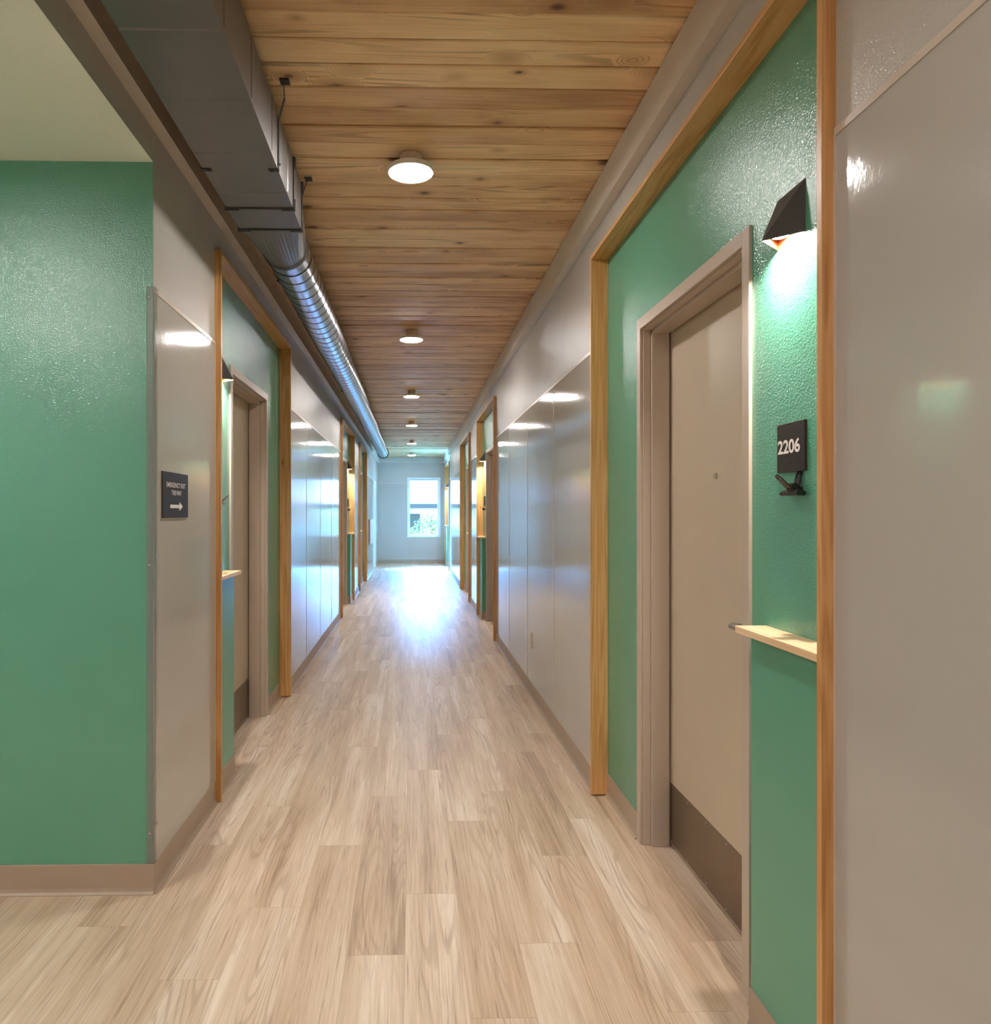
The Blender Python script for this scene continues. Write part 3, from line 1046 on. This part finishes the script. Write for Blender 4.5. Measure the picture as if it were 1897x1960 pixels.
# ---------------------------------------------------------------- electrical outlet
r = empty('wall_outlet', (WR, 5.39, 0.35), 'small ivory wall outlet low on the right panels', 'outlet')
MB().box(WR - 0.0035, WR - 0.011, 5.355, 5.425, 0.353, 0.468).build('cover_plate', M['ivory'], r, bevel=0.002)
for zz in (0.387, 0.434):
    MB().box(WR - 0.010, WR - 0.0135, 5.375, 5.405, zz - 0.015, zz + 0.015).build('receptacle', M['ivory'], r, bevel=0.002)

# ---------------------------------------------------------------- ceiling lights
def make_light(x, y, zc, label, mount=True, group='round ceiling lights down the corridor'):
    r = empty('ceiling_light', (x, y, zc), label, 'ceiling light', group)
    zb = zc - 0.072 if mount else zc - 0.032
    zt = zb + 0.024
    mb = MB()
    if mount:
        mb.cyl((x, y, zt), (x, y, zc + 0.003), 0.046, 20)
    else:
        mb.cyl((x, y, zt), (x, y, zc + 0.001), 0.06, 20)
    mb.build('mounting_box', M['ivory'], r)
    mb = MB().cyl((x, y, zb + 0.003), (x, y, zt), 0.096, 48)
    mb.build('light_rim', M['white'], r, bevel=0.002)
    mb = MB().cyl((x, y, zb), (x, y, zb + 0.0025), 0.087, 48, 0, 0.091)
    tag(mb.build('diffuser', M['lamp'], r), 'glowing white diffuser')
    return r
LIGHT_LABEL = ['nearest round ceiling light, largest disc in view', 'second round ceiling light from the camera', 'third round ceiling light from the camera',
               'fourth round ceiling light from the camera', 'fifth round ceiling light from the camera', 'last round ceiling light before the far wall']
for y, lb in zip((3.11, 6.10, 9.06, 12.04, 15.15, 18.2), LIGHT_LABEL):
    make_light(-0.005, y, CEIL, lb)
make_light(-0.005, 0.10, CEIL, 'round ceiling light overhead, just above the camera')
make_light(-0.005, -2.90, CEIL, 'round ceiling light behind the camera')
for (x, y, lb) in ((-1.75, 1.45, 'round ceiling light in the alcove nearest the corridor'), (-2.95, 1.45, 'added unseen round ceiling light by the green wall, brightening the alcove'), (-2.95, -0.5, 'added unseen round ceiling light brightening the back of the alcove')):  # the two deeper lamps are added out of view to brighten the alcove
    make_light(x, y, ALC_Z, lb, False, 'round ceiling lights in the alcove')

# ---------------------------------------------------------------- air duct
dx0, dx1, dz0, dz1 = -0.755, -0.485, 2.575, 2.780
YF1, YF2, YR0, YR1 = 3.035, 3.262, 3.715, 16.32
RC, RR = Vector((-0.635, 0, 2.665)), 0.110
duct = empty('air_duct', (RC.x, 8.0, dz0), 'grey metal air duct under the left side of the ceiling', 'air duct')
mb = MB().box(dx0, dx1, BACK_Y + 0.02, YF1, dz0, dz1)
y = 1.911 + 0.012 - 0.328 * 16
while y < YF1 - 0.06:
    if y > BACK_Y + 0.05:
        mb.loft([(dx0 + 0.004, y - 0.006, dz0), (dx0 + 0.004, y, dz0 - 0.003), (dx0 + 0.004, y + 0.006, dz0)],
                [(dx1 - 0.012, y - 0.006, dz0), (dx1 - 0.012, y, dz0 - 0.003), (dx1 - 0.012, y + 0.006, dz0)])
        mb.loft([(dx1, y - 0.005, dz0 + 0.012), (dx1 + 0.0022, y, dz0 + 0.012), (dx1, y + 0.005, dz0 + 0.012)],
                [(dx1, y - 0.005, dz1 - 0.004), (dx1 + 0.0022, y, dz1 - 0.004), (dx1, y + 0.005, dz1 - 0.004)])
    y += 0.328
mb.build('rectangular_trunk', M['duct'], duct)
MB().cyl((RC.x, YR0 + 0.03, RC.z), (RC.x, YR0 + 0.20, RC.z), RR - 0.0004, 64).build('pipe_collar', M['spiral'], duct)
MB().box(dx0, dx1, YF1 + 0.012, YF2, dz0, dz1).build('short_section', M['duct'], duct)
def flange(yc):
    o = MB().box(dx0 - 0.004, dx1 + 0.004, yc - 0.003, yc + 0.009, dz0 - 0.004, dz1 + 0.004).build('flange_gasket', M['duct_dark'], duct)
    for x_ in (dx0, dx1):
        for z_ in (dz0, dz1):
            mb = MB()
            sx = 1 if x_ == dx0 else -1; sz = 1 if z_ == dz0 else -1
            mb.box(x_ - sx * 0.006, x_ + sx * 0.048, yc + 0.009, yc + 0.021, z_ - sz * 0.009, z_ + sz * 0.004)
            mb.box(x_ - sx * 0.009, x_ + sx * 0.004, yc + 0.009, yc + 0.021, z_ - sz * 0.006, z_ + sz * 0.040)
            mb.build('corner_clip', M['duct'], o)
flange(YF1); flange(YF2)
# square to round transition
n = 48
ra, rb = [], []
for i in range(n):
    t = 2 * PI * (i + 0.5) / n
    cx, cz = math.cos(t), math.sin(t)
    m_ = max(abs(cx), abs(cz))
    ra.append(((dx0 + dx1) / 2 + cx / m_ * (dx1 - dx0) / 2, YF2 + 0.02, (dz0 + dz1) / 2 + cz / m_ * (dz1 - dz0) / 2))
    rb.append((RC.x + cx * RR, YR0, RC.z + cz * RR))
mb = MB()
# corners snap to the box corners
def snap(p):
    x_, y_, z_ = p
    return (x_, y_, z_)
mb.loft(ra, rb)
mb.cyl((RC.x, YR0 - 0.004, RC.z), (RC.x, YR0 + 0.035, RC.z), RR + 0.004, 48)
mb.cyl((RC.x, YR0 + 0.010, RC.z), (RC.x, YR0 + 0.018, RC.z), RR + 0.008, 48)
mb.build('square_to_round_piece', M['duct'], duct)
# spiral pipe
def spiral():
    bm = bmesh.new()
    NA = 64; step = 0.0098; pitch = 0.137
    ny = int((YR1 - YR0 - 0.03) / step)
    rows = []
    for j in range(ny + 1):
        row = []
        for i in range(NA):
            t = 2 * PI * i / NA
            # shear the rows along the helix so the seam follows mesh rows
            y_ = YR0 + 0.03 + j * step + pitch * (i / NA)
            k_ = j % 14
            r_ = RR + (0.0028 if k_ == 0 else 0.0)
            y_ = min(max(y_, YR0 + 0.03), YR1)
            row.append(bm.verts.new((RC.x + r_ * math.cos(t), y_, RC.z + r_ * math.sin(t))))
        rows.append(row)
    for j in range(ny):
        for i in range(NA):
            if i < NA - 1:
                a, b, c, d = rows[j][i], rows[j][i + 1], rows[j + 1][i + 1], rows[j + 1][i]
            else:
                if j + 14 + 1 > ny:
                    continue
                a, b, c, d = rows[j][i], rows[j + 14][0], rows[j + 15][0], rows[j + 1][i]
            try:
                f = bm.faces.new([a, b, c, d])
            except ValueError:
                continue
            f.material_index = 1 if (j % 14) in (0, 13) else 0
            f.smooth = True
    # the first turn near i=0 that the helix leaves open
    bmesh.ops.remove_doubles(bm, verts=bm.verts, dist=1e-5)
    bmesh.ops.recalc_face_normals(bm, faces=bm.faces)
    bmesh.ops.translate(bm, verts=bm.verts, vec=-Vector(duct.location))
    me = bpy.data.meshes.new('spiral_pipe')
    bm.to_mesh(me); bm.free()
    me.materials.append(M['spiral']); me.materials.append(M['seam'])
    o = bpy.data.objects.new('spiral_pipe', me)
    COL.objects.link(o); o.parent = duct
    return o
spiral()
mb = MB().cyl((RC.x, YR1 - 0.25, RC.z), (RC.x, YR1, RC.z), RR + 0.001, 48)
mb.build('pipe_end', M['spiral'], duct, smooth=False)
mb = MB().cyl((RC.x, YR1 - 0.01, RC.z), (RC.x, YR1 + 0.03, RC.z), RR + 0.018, 40)
tag(mb.build('end_ring', M['duct_dark'], duct), 'black end ring')
MB().cyl((RC.x, YR1 + 0.03, RC.z), (RC.x, YR1 + 0.05, RC.z), RR - 0.012, 40).build('end_cap', M['white'], duct)
# hanger straps
def strap(yc, xa, dy, to_round=False):
    mb = MB()
    mb.box(xa - 0.012, xa + 0.020, yc - 0.02, yc + 0.014, CEIL - 0.003, CEIL + 0.001)
    z_low = dz0
    pts = [(xa, yc, CEIL - 0.002), (xa - 0.004, yc + 0.4 * dy, CEIL - 0.03), (dx1 + 0.004, yc + dy, dz1 - 0.02), (dx1 + 0.004, yc + dy, dz0 + 0.002)]
    if to_round:
        pts = [(xa, yc, CEIL - 0.002), (RC.x + RR + 0.012, yc, RC.z + 0.02)]
    for a, b in zip(pts[:-1], pts[1:]):
        wv = 0.010 if not to_round else 0.003
        mb.loft([(a[0], a[1] - wv, a[2]), (a[0], a[1] + wv, a[2]), (a[0] - 0.0018, a[1] + wv, a[2]), (a[0] - 0.0018, a[1] - wv, a[2])],
                [(b[0], b[1] - wv, b[2]), (b[0], b[1] + wv, b[2]), (b[0] - 0.0018, b[1] + wv, b[2]), (b[0] - 0.0018, b[1] - wv, b[2])])
    if not to_round:
        mb.box(dx1 - 0.034, dx1 + 0.004, yc + dy - 0.010, yc + dy + 0.010, dz0 - 0.003, dz0)
        mb.ball((dx1 - 0.022, yc + dy, dz0 - 0.003), 0.005)
        mb.ball((dx1 + 0.006, yc + dy, dz0 + 0.02), 0.004)
    mb.build('hanger_strap', M['duct_dark'], duct)
strap(2.58, -0.444, 0.12)
strap(3.33, -0.466, 0.10, True)
mb = MB().box(dx0 - 0.004, dx0 + 0.030, 2.69, 2.71, dz0 - 0.003, dz0).ball((dx0 + 0.02, 2.70, dz0 - 0.003), 0.005)
mb.box(dx0 - 0.005, dx0 - 0.003, 2.69, 2.71, dz0, CEIL)
mb.build('hanger_strap', M['duct_dark'], duct)
for yy in (4.0, 7.6, 10.2, 13.0):
    mb = MB().cyl((RC.x - RR * 0.72, yy, RC.z - RR * 0.72), (RC.x - RR * 0.80, yy, RC.z - RR * 0.80), 0.006, 10)
    mb.build('pipe_screw', M['duct_dark'], duct)

# ---------------------------------------------------------------- far left fittings
o = MB().box(-WL + 0.0036, -WL + 0.03, 15.62, 17.05, 0.67, 1.205).build('wall_board', M['tan_board'], bevel=0.006)
origin_to(o, (-WL, 16.33, 0.67))
tag(o, 'tan rectangular board on the left wall near the far door', 'wall board')
for z_, lb in ((1.056, 'small black wall switch, upper of the pair by the far left door'), (0.952, 'small black wall switch, lower of the pair by the far left door')):
    o = MB().box(-WL + 0.0036, -WL + 0.022, 17.17, 17.25, z_ - 0.014, z_ + 0.014).build('wall_switch', M['black'], bevel=0.003)
    origin_to(o, (-WL, 17.21, z_))
    tag(o, lb, 'switch', 'black switches by the far door')

# ---------------------------------------------------------------- outside the window
G = -3.3
tag(MB().box(-60, 60, END_Y + 0.6, 140, G - 0.2, G).build('ground', M['ext_ground']), 'mown lawn seen far below the window', 'lawn', kind='structure')
house = empty('house', (0.5, 44, G), 'pale neighbouring house with broad roof outside the window', 'house')
HY = 38.0
MB().box(-9, 11, HY + 0.6, HY + 12, G, 1.62).build('house_wall', M['ext_wall'], house)
mb = MB()
mb.loft([(-9.6, HY, 1.72), (-9.6, HY + 6.5, 6.2), (-9.6, HY + 13, 1.72), (-9.6, HY + 13, 1.60), (-9.6, HY, 1.60)],
        [(11.6, HY, 1.72), (11.6, HY + 6.5, 6.2), (11.6, HY + 13, 1.72), (11.6, HY + 13, 1.60), (11.6, HY, 1.60)])
nrow = 26
for k_ in range(nrow):
    t0 = k_ / nrow; t1 = (k_ + 0.9) / nrow
    ya, yb = HY + 6.5 * t0, HY + 6.5 * t1
    za, zb = 1.72 + 4.48 * t0, 1.72 + 4.48 * t1
    mb.loft([(-9.6, ya, za + 0.004), (-9.6, ya, za + 0.045), (-9.6, yb, zb + 0.012), (-9.6, yb, zb)],
            [(11.6, ya, za + 0.004), (11.6, ya, za + 0.045), (11.6, yb, zb + 0.012), (11.6, yb, zb)])
mb.build('house_roof', M['ext_roof'], house)
MB().box(-9.6, 11.6, HY - 0.05, HY, 1.60, 1.84).build('house_fascia', M['ext_fascia'], house)
for (a, b) in ((-0.15, 0.42), (3.0, 4.2), (-4.2, -3.0)):
    MB().box(a, b, HY + 0.56, HY + 0.62, 0.45, 1.32).build('house_window', M['ext_fascia'], house)

def tree(x, y, ztop, rad, label, seed):
    rnd = random.Random(seed)
    r = empty('tree', (x, y, G), label, 'tree', 'young trees outside the window')
    MB().cyl((x, y, G), (x, y, ztop - rad), 0.09, 10, 0, 0.05).build('trunk', M['ext_bark'], r)
    mb = MB()
    for q in range(5200):
        while True:
            p = Vector((rnd.uniform(-1, 1), rnd.uniform(-1, 1), rnd.uniform(-1, 1)))
            if p.length < 1:
                break
        p = p.normalized() * (p.length ** 0.5)
        c = Vector((x + p.x * rad, y + p.y * rad, ztop - rad * 1.3 + p.z * rad * 1.3))
        u = Vector((rnd.gauss(0, 1), rnd.gauss(0, 1), rnd.gauss(0, 0.6))).normalized()
        v = u.orthogonal().normalized()
        s_ = rnd.uniform(0.035, 0.075)
        mb.poly([c - u * s_, c - v * s_ * 0.5, c + u * s_, c + v * s_ * 0.5])
    mb.build('crown', M['ext_leaf'], r, recalc=False)
tree(0.85, 29.0, 1.32, 1.30, 'leafy green tree filling the lower right of the window', 4)
tree(-0.45, 31.0, 0.75, 1.1, 'smaller green tree at the lower left of the window', 9)
